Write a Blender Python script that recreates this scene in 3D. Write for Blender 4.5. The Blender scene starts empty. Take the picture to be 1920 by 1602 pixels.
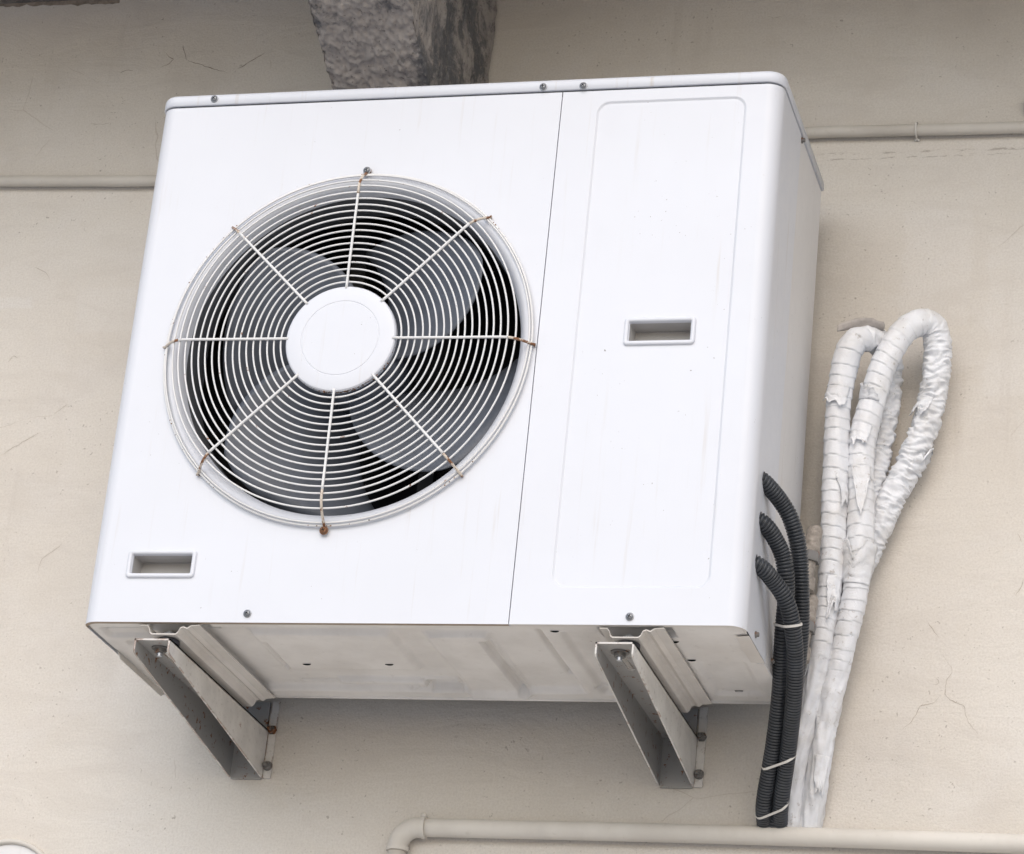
import bpy, bmesh, math, random
from math import sin, cos, pi, radians, hypot, atan2, sqrt
from mathutils import Vector, Matrix, noise

random.seed(7)
scene = bpy.context.scene
COL = scene.collection

# ------------------------------------------------------------------ camera
cam_data = bpy.data.cameras.new('camera')
cam = bpy.data.objects.new('camera', cam_data)
COL.objects.link(cam)
scene.camera = cam
cam_data.sensor_fit = 'HORIZONTAL'
cam_data.sensor_width = 36.0
cam_data.lens = 5744.31 / 1920 * 36.0
cam_data.shift_x = -20.28 / 1920
cam_data.shift_y = 3.26 / 1920
cam_data.clip_start = 0.05
cam_data.clip_end = 500
_R = Vector((0.963214612804124, 0.2514233462351914, 0.0948889384939076))
_D = Vector((-0.011192213651499569, 0.3903226242241523, -0.920610114745841))
_F = Vector((-0.26850017511014906, 0.8856830979456876, 0.3787784391687957))
m = Matrix((_R, -_D, -_F)).transposed().to_4x4()
m.translation = Vector((1.80727595, -3.86839501, -1.35951003))
cam.matrix_world = m

# ------------------------------------------------------------------ light
SUN_EL, SUN_AZ = radians(36), radians(-16)          # azimuth away from straight in front (-Y), towards -X
world = bpy.data.worlds.new('World')
scene.world = world
world.use_nodes = True
wn = world.node_tree.nodes
wl = world.node_tree.links
bg = wn['Background']
sky = wn.new('ShaderNodeTexSky')
sky.sky_type = 'NISHITA'
sky.sun_disc = False
sky.sun_elevation = SUN_EL
sky.sun_rotation = pi + SUN_AZ
sky.air_density = 1.0
sky.dust_density = 2.0
sky.ozone_density = 0.6
wl.new(sky.outputs[0], bg.inputs[0])
bg.inputs[1].default_value = 0.15

sd = bpy.data.lights.new('sun', 'SUN')
sd.energy = 1.1
sd.angle = radians(55)
sd.color = (1.0, 0.985, 0.965)
sun = bpy.data.objects.new('sun', sd)
COL.objects.link(sun)
sv = Vector((sin(SUN_AZ) * cos(SUN_EL), -cos(SUN_AZ) * cos(SUN_EL), sin(SUN_EL)))
sun.rotation_euler = (-sv).to_track_quat('-Z', 'Y').to_euler()
sun.location = sv * 10

scene.view_settings.view_transform = 'Standard'
scene.view_settings.look = 'None'
scene.view_settings.gamma = 1
scene.view_settings.exposure = 0.24
scene.view_settings.use_curve_mapping = False


# ------------------------------------------------------------------ materials
class NT:
    def __init__(s, name):
        s.m = bpy.data.materials.new(name)
        s.m.use_nodes = True
        s.t = s.m.node_tree
        s.b = s.t.nodes['Principled BSDF']
        s.co = s.t.nodes.new('ShaderNodeTexCoord').outputs['Object']

    def n(s, typ, **kw):
        nd = s.t.nodes.new(typ)
        for k, v in kw.items():
            if k.startswith('i_'):
                k = k[2:]
                k = int(k) if k.isdigit() else k.replace('_', ' ')
                s.put(nd.inputs[k], v)
            else:
                setattr(nd, k, v)
        return nd

    def put(s, sock, v):
        if isinstance(v, bpy.types.NodeSocket):
            s.t.links.new(v, sock)
        elif isinstance(v, tuple) and len(v) == 3 and sock.type == 'RGBA':
            sock.default_value = (*v, 1)
        else:
            sock.default_value = v

    def scale(s, v, sc):
        return s.n('ShaderNodeVectorMath', operation='MULTIPLY', i_0=v, i_1=sc).outputs[0]

    def noise(s, scale, detail=4, rough=.55, vec=None, dist=0.0):
        return s.n('ShaderNodeTexNoise', i_Vector=vec or s.co, i_Scale=float(scale), i_Detail=float(detail),
                   i_Roughness=rough, i_Distortion=float(dist)).outputs[0]

    def ramp(s, f, lo, hi, a=0.0, b=1.0):
        return s.n('ShaderNodeMapRange', i_Value=f, i_From_Min=lo, i_From_Max=hi, i_To_Min=a, i_To_Max=b,
                   interpolation_type='SMOOTHSTEP').outputs[0]

    def mul(s, a, b):
        return s.n('ShaderNodeMath', operation='MULTIPLY', i_0=a, i_1=b).outputs[0]

    def add(s, a, b):
        return s.n('ShaderNodeMath', operation='ADD', i_0=a, i_1=b).outputs[0]

    def math(s, op, a, b=0.0):
        return s.n('ShaderNodeMath', operation=op, i_0=a, i_1=b).outputs[0]

    def mix(s, f, a, b, mode='MIX'):
        nd = s.n('ShaderNodeMix', data_type='RGBA', blend_type=mode)
        s.put(nd.inputs[0], f)
        s.put(nd.inputs[6], a)
        s.put(nd.inputs[7], b)
        return nd.outputs[2]

    def bump(s, h, strength=.3, dist=.001, normal=None):
        nd = s.n('ShaderNodeBump', i_Height=h, i_Strength=strength, i_Distance=dist)
        if normal is not None:
            s.put(nd.inputs['Normal'], normal)
        return nd.outputs[0]

    def xyz(s):
        nd = s.n('ShaderNodeSeparateXYZ', i_0=s.co)
        return nd.outputs

    def fin(s, color, rough=.5, normal=None, metal=0.0, spec=.5):
        s.put(s.b.inputs['Base Color'], color)
        s.put(s.b.inputs['Roughness'], rough)
        s.put(s.b.inputs['Metallic'], metal)
        s.b.inputs['Specular IOR Level'].default_value = spec
        if normal is not None:
            s.put(s.b.inputs['Normal'], normal)
        return s.m


RUST_A, RUST_B = (0.33, 0.15, 0.062), (0.10, 0.042, 0.022)


def mat_enamel(name, base=(.675, .695, .745), dirt=.5, rust=0.0):
    """white baked enamel on sheet metal: faint smudges, specks, a little waviness"""
    t = NT(name)
    big = t.noise(3.2, 3, .5)
    col = t.mix(t.ramp(big, .35, .75, 0, .22 * dirt), base, (base[0] * .86, base[1] * .85, base[2] * .83))
    streak = t.noise(1, 4, .6, t.scale(t.co, (95, 95, 4)))
    col = t.mix(t.mul(t.ramp(streak, .58, .78, 0, .42 * dirt), t.ramp(big, .38, .60)), col, (.50, .45, .39))
    smut = t.noise(38, 6, .72)
    col = t.mix(t.ramp(smut, .66, .80, 0, .30 * dirt), col, (.42, .36, .30))
    speck = t.noise(210, 2, .5)
    gate = t.ramp(t.noise(9, 2), .46, .60)
    col = t.mix(t.mul(t.ramp(speck, .735, .775, 0, .75), gate), col, (.14, .11, .09))
    if rust:
        r = t.noise(55, 5, .7)
        col = t.mix(t.ramp(r, .70 - .1 * rust, .76 - .1 * rust), col, t.mix(t.noise(160, 2), RUST_A, RUST_B))
    wav = t.bump(t.noise(5.5, 2, .4), .10, .012)
    nrm = t.bump(t.noise(620, 2, .5), .09, .0006, wav)
    return t.fin(col, t.ramp(smut, .3, .8, .34, .5), nrm, 0, .4)


def mat_pan(name, base=(.64, .60, .545)):
    """dusty painted underside"""
    t = NT(name)
    a = t.noise(7, 5, .62)
    col = t.mix(t.ramp(a, .32, .70), base, (base[0] * .86, base[1] * .85, base[2] * .84))
    b = t.noise(60, 5, .7)
    col = t.mix(t.ramp(b, .58, .78, 0, .26), col, (.36, .32, .28))
    sp = t.noise(150, 3, .6)
    col = t.mix(t.mul(t.ramp(sp, .69, .73, 0, .7), t.ramp(a, .50, .64)), col, (.17, .11, .07))
    return t.fin(col, .62, t.bump(t.noise(240, 4, .6), .2, .0008), 0, .3)


def mat_bracket(name, amount):
    """painted steel, rust breaking through along the edges"""
    t = NT(name)
    a = t.noise(16, 5, .65)
    col = t.mix(t.ramp(a, .3, .72), (.68, .66, .63), (.56, .54, .515))
    g = t.noise(130, 5, .7)
    col = t.mix(t.ramp(g, .55, .78, 0, .6), col, (.19, .165, .145))
    bev = t.n('ShaderNodeBevel', samples=6, i_Radius=.0035).outputs[0]
    geo = t.n('ShaderNodeNewGeometry').outputs['Normal']
    dot = t.n('ShaderNodeVectorMath', operation='DOT_PRODUCT', i_0=bev, i_1=geo).outputs['Value']
    edge = t.ramp(dot, .985, .84)
    nz = t.noise(42, 5, .7)
    msk = t.mul(edge, t.ramp(nz, .60 - .16 * amount, .66 - .12 * amount))
    msk = t.math('MAXIMUM', msk, t.mul(t.ramp(t.noise(24, 6, .75), .69 - .05 * amount, .77 - .05 * amount), .8))
    col = t.mix(msk, col, t.mix(t.noise(120, 3), RUST_A, RUST_B))
    return t.fin(col, .6, t.bump(t.add(g, t.mul(msk, .5)), .25, .0008), 0, .35)


def mat_wall():
    t = NT('cream_plaster')
    x, y, z = t.xyz()[0], t.xyz()[1], t.xyz()[2]
    big = t.noise(1.5, 4, .55)
    mid = t.noise(6.5, 5, .62, dist=.4)
    fine = t.noise(48, 6, .7)
    grain = t.noise(300, 3, .6)
    col = t.mix(t.ramp(big, .3, .7), (.680, .645, .592), (.628, .585, .525))
    col = t.mix(t.ramp(mid, .42, .72, 0, .40), col, (.69, .665, .635))
    col = t.mix(t.ramp(t.noise(3.1, 6, .66), .50, .74, 0, .40), col, (.515, .475, .43))
    # the ends of faint, lighter patches of repainting
    def patch(x0, x1, z0, z1, seed, amt):
        wob = t.mul(t.math('SUBTRACT', t.noise(22, 4, .7, t.n('ShaderNodeVectorMath', operation='ADD', i_0=t.co, i_1=(seed, seed, 0.)).outputs[0]), .5), .05)
        dx = t.add(x, wob)
        dz = t.add(z, t.mul(wob, .5))
        f = t.mul(t.mul(t.ramp(dx, x0, x0 + .008), t.ramp(dx, x1, x1 - .008)), t.mul(t.ramp(dz, z0, z0 + .008), t.ramp(dz, z1, z1 - .01)))
        return t.mul(f, amt)
    for a in ((-1, -.372, .707, .737, 1., .5), (-.30, -.19, .66, .75, 3., .22), (1.09, 1.205, .64, .85, 2., .25), (1.225, 1.7, .52, .80, 5., .22)):
        col = t.mix(patch(*a), col, (.72, .70, .67))
    # light drips and runs
    run = t.noise(1, 4, .6, t.scale(t.co, (26, 1, 1.6)))
    col = t.mix(t.mul(t.ramp(run, .58, .76, 0, .35), t.ramp(big, .42, .6)), col, (.47, .42, .37))
    # soot marks and scuffs
    sc = t.noise(1, 5, .75, t.scale(t.co, (26, 26, 70)))
    col = t.mix(t.mul(t.ramp(sc, .69, .76, 0, .32), t.ramp(mid, .5, .62)), col, (.27, .235, .20))
    # double broken dark line just under the upper pipe
    for zc, th in ((.9505, .0035), (.9405, .0022)):
        d = t.math('ABSOLUTE', t.math('SUBTRACT', t.add(z, t.mul(t.math('SUBTRACT', t.noise(30, 3), .5), .007)), zc))
        lm = t.mul(t.ramp(d, th, th * .3), t.mul(t.ramp(x, .94, .97), t.ramp(t.noise(1, 4, .7, t.scale(t.co, (60, 1, 260))), .50, .60)))
        col = t.mix(t.mul(lm, .55), col, (.25, .21, .18))
    # hairline crazing
    vo = t.n('ShaderNodeTexVoronoi', feature='DISTANCE_TO_EDGE', i_Scale=7.5,
             i_Vector=t.n('ShaderNodeVectorMath', operation='ADD', i_0=t.co,
                          i_1=t.scale(t.n('ShaderNodeTexNoise', i_Vector=t.co, i_Scale=9., i_Detail=4.).outputs['Color'], (.035, .035, .035))).outputs[0]).outputs['Distance']
    crack = t.mul(t.ramp(vo, .0055, .0015), t.ramp(t.noise(4.2, 3), .60, .66))
    col = t.mix(t.mul(crack, .35), col, (.33, .26, .20))
    # pits and dots
    dot = t.noise(150, 2, .5)
    col = t.mix(t.mul(t.ramp(dot, .70, .735), t.ramp(t.noise(5, 3), .46, .56, 0, .5)), col, (.19, .16, .135))
    col = t.mix(t.ramp(grain, .3, .75, .0, .30), col, (.42, .37, .32))
    rough_zone = t.mul(t.ramp(z, .12, -.15), t.ramp(x, .55, .85))
    h = t.add(t.mul(fine, .5), t.add(t.mul(grain, t.add(.30, t.mul(rough_zone, .45))), t.mul(mid, 1.1)))
    trow = t.noise(1, 4, .6, t.scale(t.co, (5, 1, 17)), dist=1.2)
    h = t.add(h, t.mul(trow, 1.3))
    col = t.mix(t.ramp(trow, .48, .70, 0, .30), col, (.56, .515, .465))
    h = t.math('SUBTRACT', h, t.mul(crack, .25))
    nrm = t.bump(h, .42, .0045)
    return t.fin(col, .88, nrm, 0, .2)


def mat_concrete(name, a=(.42, .385, .36), b=(.15, .15, .155)):
    t = NT(name)
    n1 = t.noise(9, 7, .7, dist=.5)
    col = t.mix(t.ramp(n1, .42, .56), b, a)
    n2 = t.noise(70, 7, .75)
    col = t.mix(t.ramp(n2, .50, .70, 0, .7), col, (.42, .365, .315))
    n3 = t.noise(130, 5, .7)
    col = t.mix(t.ramp(n3, .56, .70, 0, .65), col, (.05, .05, .052))
    return t.fin(col, .95, t.bump(t.add(t.mul(n2, 1.2), n3), .7, .004), 0, .15)


def mat_tape():
    t = NT('white_wrapping_tape')
    a = t.noise(20, 5, .65)
    col = t.mix(t.ramp(a, .40, .75, 0, .6), (.79, .81, .85), (.60, .585, .565))
    b = t.noise(85, 6, .75)
    col = t.mix(t.mul(t.ramp(b, .57, .68, 0, .7), t.ramp(t.noise(11, 3), .46, .6)), col, (.27, .22, .18))
    sp = t.noise(260, 3, .6)
    col = t.mix(t.mul(t.ramp(sp, .68, .72), t.ramp(a, .52, .62, 0, .8)), col, (.10, .08, .07))
    return t.fin(col, .42, t.bump(t.add(t.noise(70, 5, .6, dist=.8), t.mul(b, .3)), .35, .003), 0, .45)


def mat_simple(name, col, rough=.5, var=.25, sc=40, metal=0.0, bump=.15, spec=.4):
    t = NT(name)
    n = t.noise(sc, 5, .65)
    c = t.mix(t.ramp(n, .3, .72), col, tuple(v * (1 - var) for v in col))
    return t.fin(c, rough, t.bump(t.noise(sc * 6, 3, .6), bump, .0006), metal, spec)


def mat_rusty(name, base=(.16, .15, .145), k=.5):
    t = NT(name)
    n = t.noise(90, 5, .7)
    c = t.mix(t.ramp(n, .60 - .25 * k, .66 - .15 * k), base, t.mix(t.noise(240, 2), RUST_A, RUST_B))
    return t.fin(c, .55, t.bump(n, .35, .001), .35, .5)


M = dict(
    enamel=mat_enamel('white_enamel', dirt=.8),
    side=mat_enamel('weathered_white_enamel', (.70, .695, .70), 1.2),
    lid=mat_enamel('lid_enamel', (.665, .69, .75), 1.5),
    wire=mat_enamel('white_coated_wire', (.74, .74, .74), .6, .55),
    wire_rust=mat_enamel('rusting_coated_wire', (.62, .55, .47), 1.2, 2.2),
    scoop=mat_pan('dusty_scoop_paint', (.47, .46, .45)),
    pan=mat_pan('dusty_pan_paint', (.80, .78, .75)),
    grime=mat_pan('brown_grime_edge', (.36, .29, .225)),
    rail=mat_pan('dusty_rail_paint', (.72, .69, .65)),
    shroud=mat_simple('shaded_duct_grey', (.13, .135, .145), .5, .2, 12),  # duct darker than its mouth: shade inside the throat put into the colour
    bracket=mat_bracket('bracket_paint', .35),
    bracket_r=mat_bracket('rusty_bracket_paint', 1.0),
    inner_grey=mat_rusty('bracket_inner_grey', (.40, .398, .392), .06),  # darker grey for the inner faces of the bracket channel and plate
    wall=mat_wall(),
    crack=mat_simple('dark_crack', (.33, .275, .225), .95, .4, 90),  # dark colour of the bolder cracks and the gap at the slab
    faint_crack=mat_simple('faint_crack', (.43, .37, .31), .95, .35, 90),
    concrete=mat_concrete('rough_concrete'),
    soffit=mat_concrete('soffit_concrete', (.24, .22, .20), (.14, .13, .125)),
    tape=mat_tape(),
    tape_edge=mat_simple('dirty_tape_underside', (.24, .215, .19), .7, .4, 60),
    tape_back=mat_simple('weathered_tape_back', (.50, .46, .43), .7, .35, 50),
    conduit=mat_simple('black_corrugated_plastic', (.050, .056, .066), .34, .4, 30, 0, .1, .5),
    blade=mat_simple('grey_fan_plastic', (.12, .135, .165), .38, .3, 14),
    dark=mat_simple('dark_fins', (.018, .019, .021), .7, .3, 60),
    inside=mat_simple('dark_inner_metal', (.05, .052, .056), .6, .3, 20),
    steel=mat_simple('zinc_screw_steel', (.30, .31, .33), .35, .35, 120, .8, .2, .5),
    bolt=mat_simple('bright_zinc', (.62, .65, .70), .3, .2, 90, .6, .15, .5),
    rubber=mat_simple('dark_rubber', (.035, .035, .045), .6, .3, 60),
    rust=mat_rusty('rusty_steel', (.13, .115, .105), .8),
    oldsteel=mat_rusty('stained_steel', (.20, .195, .19), .12),
    brass=mat_simple('dusty_brass', (.40, .36, .32), .55, .5, 110, .2, .4, .4),
    pvc=mat_pan('painted_pvc', (.66, .63, .58)),
    pvc_old=mat_pan('weathered_pvc', (.60, .57, .52)),
    nylon=mat_simple('white_nylon', (.72, .70, .66), .45, .15, 90),
    ground=mat_simple('pale_concrete_ground', (.60, .585, .56), .9, .2, 3),
    hole=mat_simple('black_void', (.01, .01, .011), .9, .2, 30),
)


# ------------------------------------------------------------------ mesh helpers
def finish(name, bm, mats, parent=None, loc=None, smooth=None, angle=35):
    bmesh.ops.recalc_face_normals(bm, faces=bm.faces) if smooth != 'keep' else None
    me = bpy.data.meshes.new(name)
    bm.to_mesh(me)
    bm.free()
    if not isinstance(mats, (list, tuple)):
        mats = [mats]
    for mt in mats:
        me.materials.append(mt)
    if smooth is True:
        me.polygons.foreach_set('use_smooth', [True] * len(me.polygons))
        me.set_sharp_from_angle(angle=radians(angle))
    o = bpy.data.objects.new(name, me)
    COL.objects.link(o)
    if parent:
        o.parent = parent
    if loc:
        o.location = loc
    return o


def thing(name, label, cat, loc=(0, 0, 0), group=None):
    o = bpy.data.objects.new(name, None)
    o.empty_display_size = .05
    COL.objects.link(o)
    o.location = loc
    tag(o, label, cat, group)
    return o


def tag(o, label, cat, group=None, kind=None):
    if label:
        o['label'] = label
    if cat:
        o['category'] = cat
    if group:
        o['group'] = group
    if kind:
        o['kind'] = kind


def copy_tree(o, parent=None):
    c = o.copy()
    COL.objects.link(c)
    if parent:
        c.parent = parent
    for ch in list(o.children):
        copy_tree(ch, c)
    return c


def box(bm, x0, x1, y0, y1, z0, z1, mi=0, bev=0.0):
    vs = [bm.verts.new((x, y, z)) for x in (x0, x1) for y in (y0, y1) for z in (z0, z1)]
    fs = []
    for q in ((0, 1, 3, 2), (4, 6, 7, 5), (0, 4, 5, 1), (2, 3, 7, 6), (0, 2, 6, 4), (1, 5, 7, 3)):
        f = bm.faces.new([vs[i] for i in q])
        f.material_index = mi
        fs.append(f)
    if bev:
        es = list({e for f in fs for e in f.edges})
        r = bmesh.ops.bevel(bm, geom=es, offset=bev, segments=2, profile=.6, affect='EDGES')
        for f in r['faces']:
            f.material_index = mi
    return vs


def frame_of(d):
    d = d.normalized()
    a = Vector((0, 0, 1)) if abs(d.z) < .9 else Vector((1, 0, 0))
    u = a.cross(d).normalized()
    return u, d.cross(u)


def lathe(bm, prof, o, axis, seg=24, mi=0):
    """prof: (radius, distance along axis); radius 0 closes the shape"""
    o = Vector(o)
    axis = Vector(axis).normalized()
    u, v = frame_of(axis)
    rings = []
    for r, h in prof:
        if r < 1e-7:
            rings.append([bm.verts.new(o + axis * h)])
        else:
            rings.append([bm.verts.new(o + axis * h + (u * cos(2 * pi * i / seg) + v * sin(2 * pi * i / seg)) * r) for i in range(seg)])
    for a, b in zip(rings, rings[1:]):
        for i in range(seg):
            j = (i + 1) % seg
            q = [a[i % len(a)], a[j % len(a)], b[j % len(b)], b[i % len(b)]]
            q2 = []
            for w in q:
                if w not in q2:
                    q2.append(w)
            if len(q2) > 2:
                f = bm.faces.new(q2)
                f.smooth = True
                f.material_index = mi


def spline(pts, step):
    """Catmull-Rom through pts, resampled at even arc length"""
    P = [Vector(p) for p in pts]
    P = [P[0] * 2 - P[1]] + P + [P[-1] * 2 - P[-2]]
    d = []
    for i in range(1, len(P) - 2):
        for k in range(24):
            t = k / 24
            p0, p1, p2, p3 = P[i - 1:i + 3]
            d.append(.5 * ((2 * p1) + (p2 - p0) * t + (2 * p0 - 5 * p1 + 4 * p2 - p3) * t * t + (3 * p1 - p0 - 3 * p2 + p3) * t ** 3))
    d.append(P[-2])
    L = [0.0]
    for a, b in zip(d, d[1:]):
        L.append(L[-1] + (b - a).length)
    n = max(2, int(L[-1] / step))
    out, k = [], 0
    for i in range(n + 1):
        s = L[-1] * i / n
        while k < len(L) - 2 and L[k + 1] < s:
            k += 1
        t = (s - L[k]) / max(1e-9, L[k + 1] - L[k])
        out.append(d[k].lerp(d[k + 1], t))
    return out, L[-1]


def frames(path, ref=None):
    T = []
    n = len(path)
    for i in range(n):
        T.append((path[min(i + 1, n - 1)] - path[max(i - 1, 0)]).normalized())
    if ref is not None:
        u = (ref - T[0] * ref.dot(T[0])).normalized()
    else:
        u = frame_of(T[0])[0]
    out = []
    for i in range(n):
        u = (u - T[i] * u.dot(T[i])).normalized()
        out.append((T[i], u, T[i].cross(u)))
    return out


def tube(bm, path, r, seg=12, closed=False, cap=True, mi=0, ref=None):
    """r: number or function(i, theta) -> radius"""
    n = len(path)
    fr = frames(path, ref)
    rings = []
    for i in range(n):
        T, u, v = fr[i]
        ring = []
        for k in range(seg):
            a = 2 * pi * k / seg
            rr = r(i, a) if callable(r) else r
            ring.append(bm.verts.new(path[i] + (u * cos(a) + v * sin(a)) * rr))
        rings.append(ring)
    prs = list(zip(rings, rings[1:]))
    if closed:
        prs.append((rings[-1], rings[0]))
    for a, b in prs:
        for k in range(seg):
            j = (k + 1) % seg
            f = bm.faces.new((a[k], a[j], b[j], b[k]))
            f.smooth = True
            f.material_index = mi
    if cap and not closed:
        for rg in (rings[0], rings[-1]):
            f = bm.faces.new(rg)
            f.material_index = mi
    return rings


def ring_path(c, r, y, n=96):
    return [Vector((c[0] + r * cos(2 * pi * i / n), y, c[1] + r * sin(2 * pi * i / n))) for i in range(n)]


def fill(bm, loops, mi=0):
    """flat face between closed loops of existing verts (first is the outline, the rest are holes)"""
    es = []
    for lp in loops:
        for a, b in zip(lp, lp[1:] + lp[:1]):
            e = bm.edges.get((a, b)) or bm.edges.new((a, b))
            es.append(e)
    r = bmesh.ops.triangle_fill(bm, use_beauty=True, edges=es)
    for f in r['geom']:
        if isinstance(f, bmesh.types.BMFace):
            f.smooth = False
            f.material_index = mi


def rrect(x0, x1, z0, z1, r, n=6):
    pts = []
    for cx, cz, a0 in ((x1 - r, z1 - r, 0), (x0 + r, z1 - r, 90), (x0 + r, z0 + r, 180), (x1 - r, z0 + r, 270)):
        for i in range(n + 1):
            a = radians(a0 + 90 * i / n)
            pts.append((cx + r * cos(a), cz + r * sin(a)))
    return pts


def loopv(bm, pts, y):
    return [bm.verts.new((x, y, z)) for x, z in pts]


def strip(bm, a, b, closed=True, smooth=True, mi=0):
    n = len(a)
    for i in range(n if closed else n - 1):
        j = (i + 1) % n
        f = bm.faces.new((a[i], a[j], b[j], b[i]))
        f.smooth = smooth
        f.material_index = mi


def prism(bm, prof, y0, y1, mi=0, closed=True, fmap=None):
    """open or closed outline in x,z drawn out along y"""
    fm = fmap or (lambda p, y: (p[0], y, p[1]))
    a = [bm.verts.new(fm(p, y0)) for p in prof]
    b = [bm.verts.new(fm(p, y1)) for p in prof]
    strip(bm, a, b, closed, False, mi)
    if closed:
        for lp in (a, b):
            f = bm.faces.new(lp)
            f.material_index = mi


# ------------------------------------------------------------------ the setting: ground and building
W, D, H = .9757, .3456, .8402           # casing of the unit: width, depth, height under the lid
YW = .430                               # face of the wall
GZ = -2.96                              # ground

bm = bmesh.new()
g = [bm.verts.new(p) for p in ((-60, -60, GZ), (60, -60, GZ), (60, 60, GZ), (-60, 60, GZ))]
bm.faces.new(g)
ground = finish('ground', bm, M['ground'])
ground['kind'] = 'structure'

building = thing('building', 'cream plastered house wall with a rough concrete beam under its balcony', 'building', (0, YW, GZ))


def wall_pt(x, z, off=0.0):
    return (x, YW - off, z)


bm = bmesh.new()
box(bm, -5, 6, YW, YW + .25, GZ, 1.312)
CRACKS = [
    [(-0.2162, 1.1672), (-0.2021, 1.1729), (-0.1936, 1.182), (-0.2012, 1.1866), (-0.2085, 1.1954)],
    [(-0.174, 1.1831), (-0.1632, 1.1773), (-0.1528, 1.1736), (-0.1216, 1.1616), (-0.0855, 1.1493)],
    [(-0.1687, 1.1807), (-0.1763, 1.199), (-0.1799, 1.2098)],
    [(-0.2896, 1.1592), (-0.2775, 1.1649), (-0.2653, 1.1633)],
    [(-0.072, 1.157), (-0.0584, 1.1648), (-0.0451, 1.1746), (-0.0226, 1.1881)],
    [(-0.392, 0.4409), (-0.3704, 0.4551), (-0.3487, 0.4692), (-0.3268, 0.4814)],
    [(-0.2899, 0.2338), (-0.2863, 0.2569), (-0.2765, 0.2662), (-0.264, 0.2754), (-0.2542, 0.2847)],
    [(-0.3082, 0.5139), (-0.293, 0.5262), (-0.2854, 0.5329)],
    [(-0.3913, 0.7895), (-0.3665, 0.7767), (-0.3517, 0.7583)],
    [(-0.4069, 0.6108), (-0.3991, 0.6225), (-0.3906, 0.6184)],
    [(1.1604, 0.16), (1.1681, 0.1475), (1.1782, 0.1333)],
    [(1.1831, 0.1125), (1.1916, 0.0976), (1.2008, 0.0828), (1.1936, 0.0687), (1.1911, 0.0522), (1.1947, 0.0415), (1.206, 0.0343), (1.2203, 0.0279), (1.2224, 0.0157), (1.2308, -0.0005), (1.2454, -0.0181)],
    [(1.1829, 0.0422), (1.1747, 0.033), (1.1554, 0.027), (1.1504, 0.0146), (1.1431, 0.0022), (1.1296, -0.0102)],
    [(1.3007, 0.2278), (1.295, 0.211), (1.289, 0.2009)],
    [(1.2889, 0.2999), (1.2965, 0.2846)],
    [(1.177, 0.0701), (1.181, 0.0685), (1.1805, 0.0619), (1.1735, 0.061)],
    [(0.8506, 1.2112), (0.8615, 1.2076), (0.873, 1.2089)],
    [(-0.3291, 1.0622), (-0.3088, 1.0592), (-0.2924, 1.0627)],
]
for ci, c in enumerate(CRACKS):
    pts = [Vector((x, 0, z)) for x, z in c]
    path, L = spline(pts, .004)
    n = len(path)
    L_, R_ = [], []
    for i, p in enumerate(path):
        d = (path[min(i + 1, n - 1)] - path[max(i - 1, 0)]).normalized()
        nr = Vector((-d.z, 0, d.x))
        wob = noise.noise(p * 140 + Vector((ci, 0, 0))) * .0016
        wdt = (.00036 if ci > 4 else .0007) * (.5 + abs(noise.noise(p * 90)) * 1.3) * min(1, 4 * min(i + .4, n - i - .6) / n)
        q = p + nr * wob
        L_.append(bm.verts.new(wall_pt(q.x + nr.x * wdt, q.z + nr.z * wdt, .0004)))
        R_.append(bm.verts.new(wall_pt(q.x - nr.x * wdt, q.z - nr.z * wdt, .0004)))
    strip(bm, L_, R_, False, False, 1 if ci < 5 else 2)
# dark broken gap along the top of the wall, under the slab
gap_u, gap_l = [], []
for i in range(90):
    x = -.9 + .0066 * i
    e = noise.noise(Vector((x * 60, 3, 0))) * .004 + noise.noise(Vector((x * 190, 7, 0))) * .003
    gap_u.append(bm.verts.new(wall_pt(x, 1.3118, .0006)))
    gap_l.append(bm.verts.new(wall_pt(x, 1.3080 - .0085 * min(1, max(0, (x + .6) / .3)) + e, .0006)))
strip(bm, gap_u, gap_l, False, False, 1)
finish('wall', bm, [M['wall'], M['crack'], M['faint_crack']], building, (0, -YW, -GZ))

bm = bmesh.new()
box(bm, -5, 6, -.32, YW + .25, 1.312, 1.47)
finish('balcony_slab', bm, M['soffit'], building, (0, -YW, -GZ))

# cantilever beam: level sides, underside sloping down towards the wall, all of it rough
bm = bmesh.new()
BX0, BX1 = .222, .382
NY, NX, NZ = 230, 64, 64


def beam_disp(p, k):
    a = noise.noise(p * 16) * .008 + noise.noise(p * 42 + Vector((5, 2, 1))) * .0045
    b = abs(noise.noise(p * 85 + Vector((1, 9, 4)))) * .0065 + noise.noise(p * 170) * .0045 + abs(noise.noise(p * 260)) * .002
    return (a + b) * k


def beam_z(y):
    return 1.003 - .48 * y


und, lft, rgt = [], [], []
for j in range(NY + 1):
    y = -.32 + (YW - .004 + .32) * j / NY
    row = []
    for i in range(NX + 1):
        x = BX0 + (BX1 - BX0) * i / NX
        p = Vector((x, y, beam_z(y)))
        k = beam_disp(p, 1.0)
        e = min(i, NX - i) / NX
        row.append(bm.verts.new(p + Vector((0, 0, k + (.004 * (1 - e * 12) if e < .08 else 0)))))
    und.append(row)
    for side, lst, x in ((-1, lft, BX0), (1, rgt, BX1)):
        col = [row[0] if side < 0 else row[-1]]
        for i in range(1, NZ + 1):
            z0 = beam_z(y)
            p = Vector((x, y, z0 + (1.312 - z0) * i / NZ))
            col.append(bm.verts.new(p + Vector((side * beam_disp(Vector((p.x, p.y, p.z * .35)), .55), 0, 0))))
        lst.append(col)
for g2 in (und, lft, rgt):
    for a, b in zip(g2, g2[1:]):
        strip(bm, a, b, False, True)
finish('concrete_beam', bm, M['concrete'], building, (0, -YW, -GZ))

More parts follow.
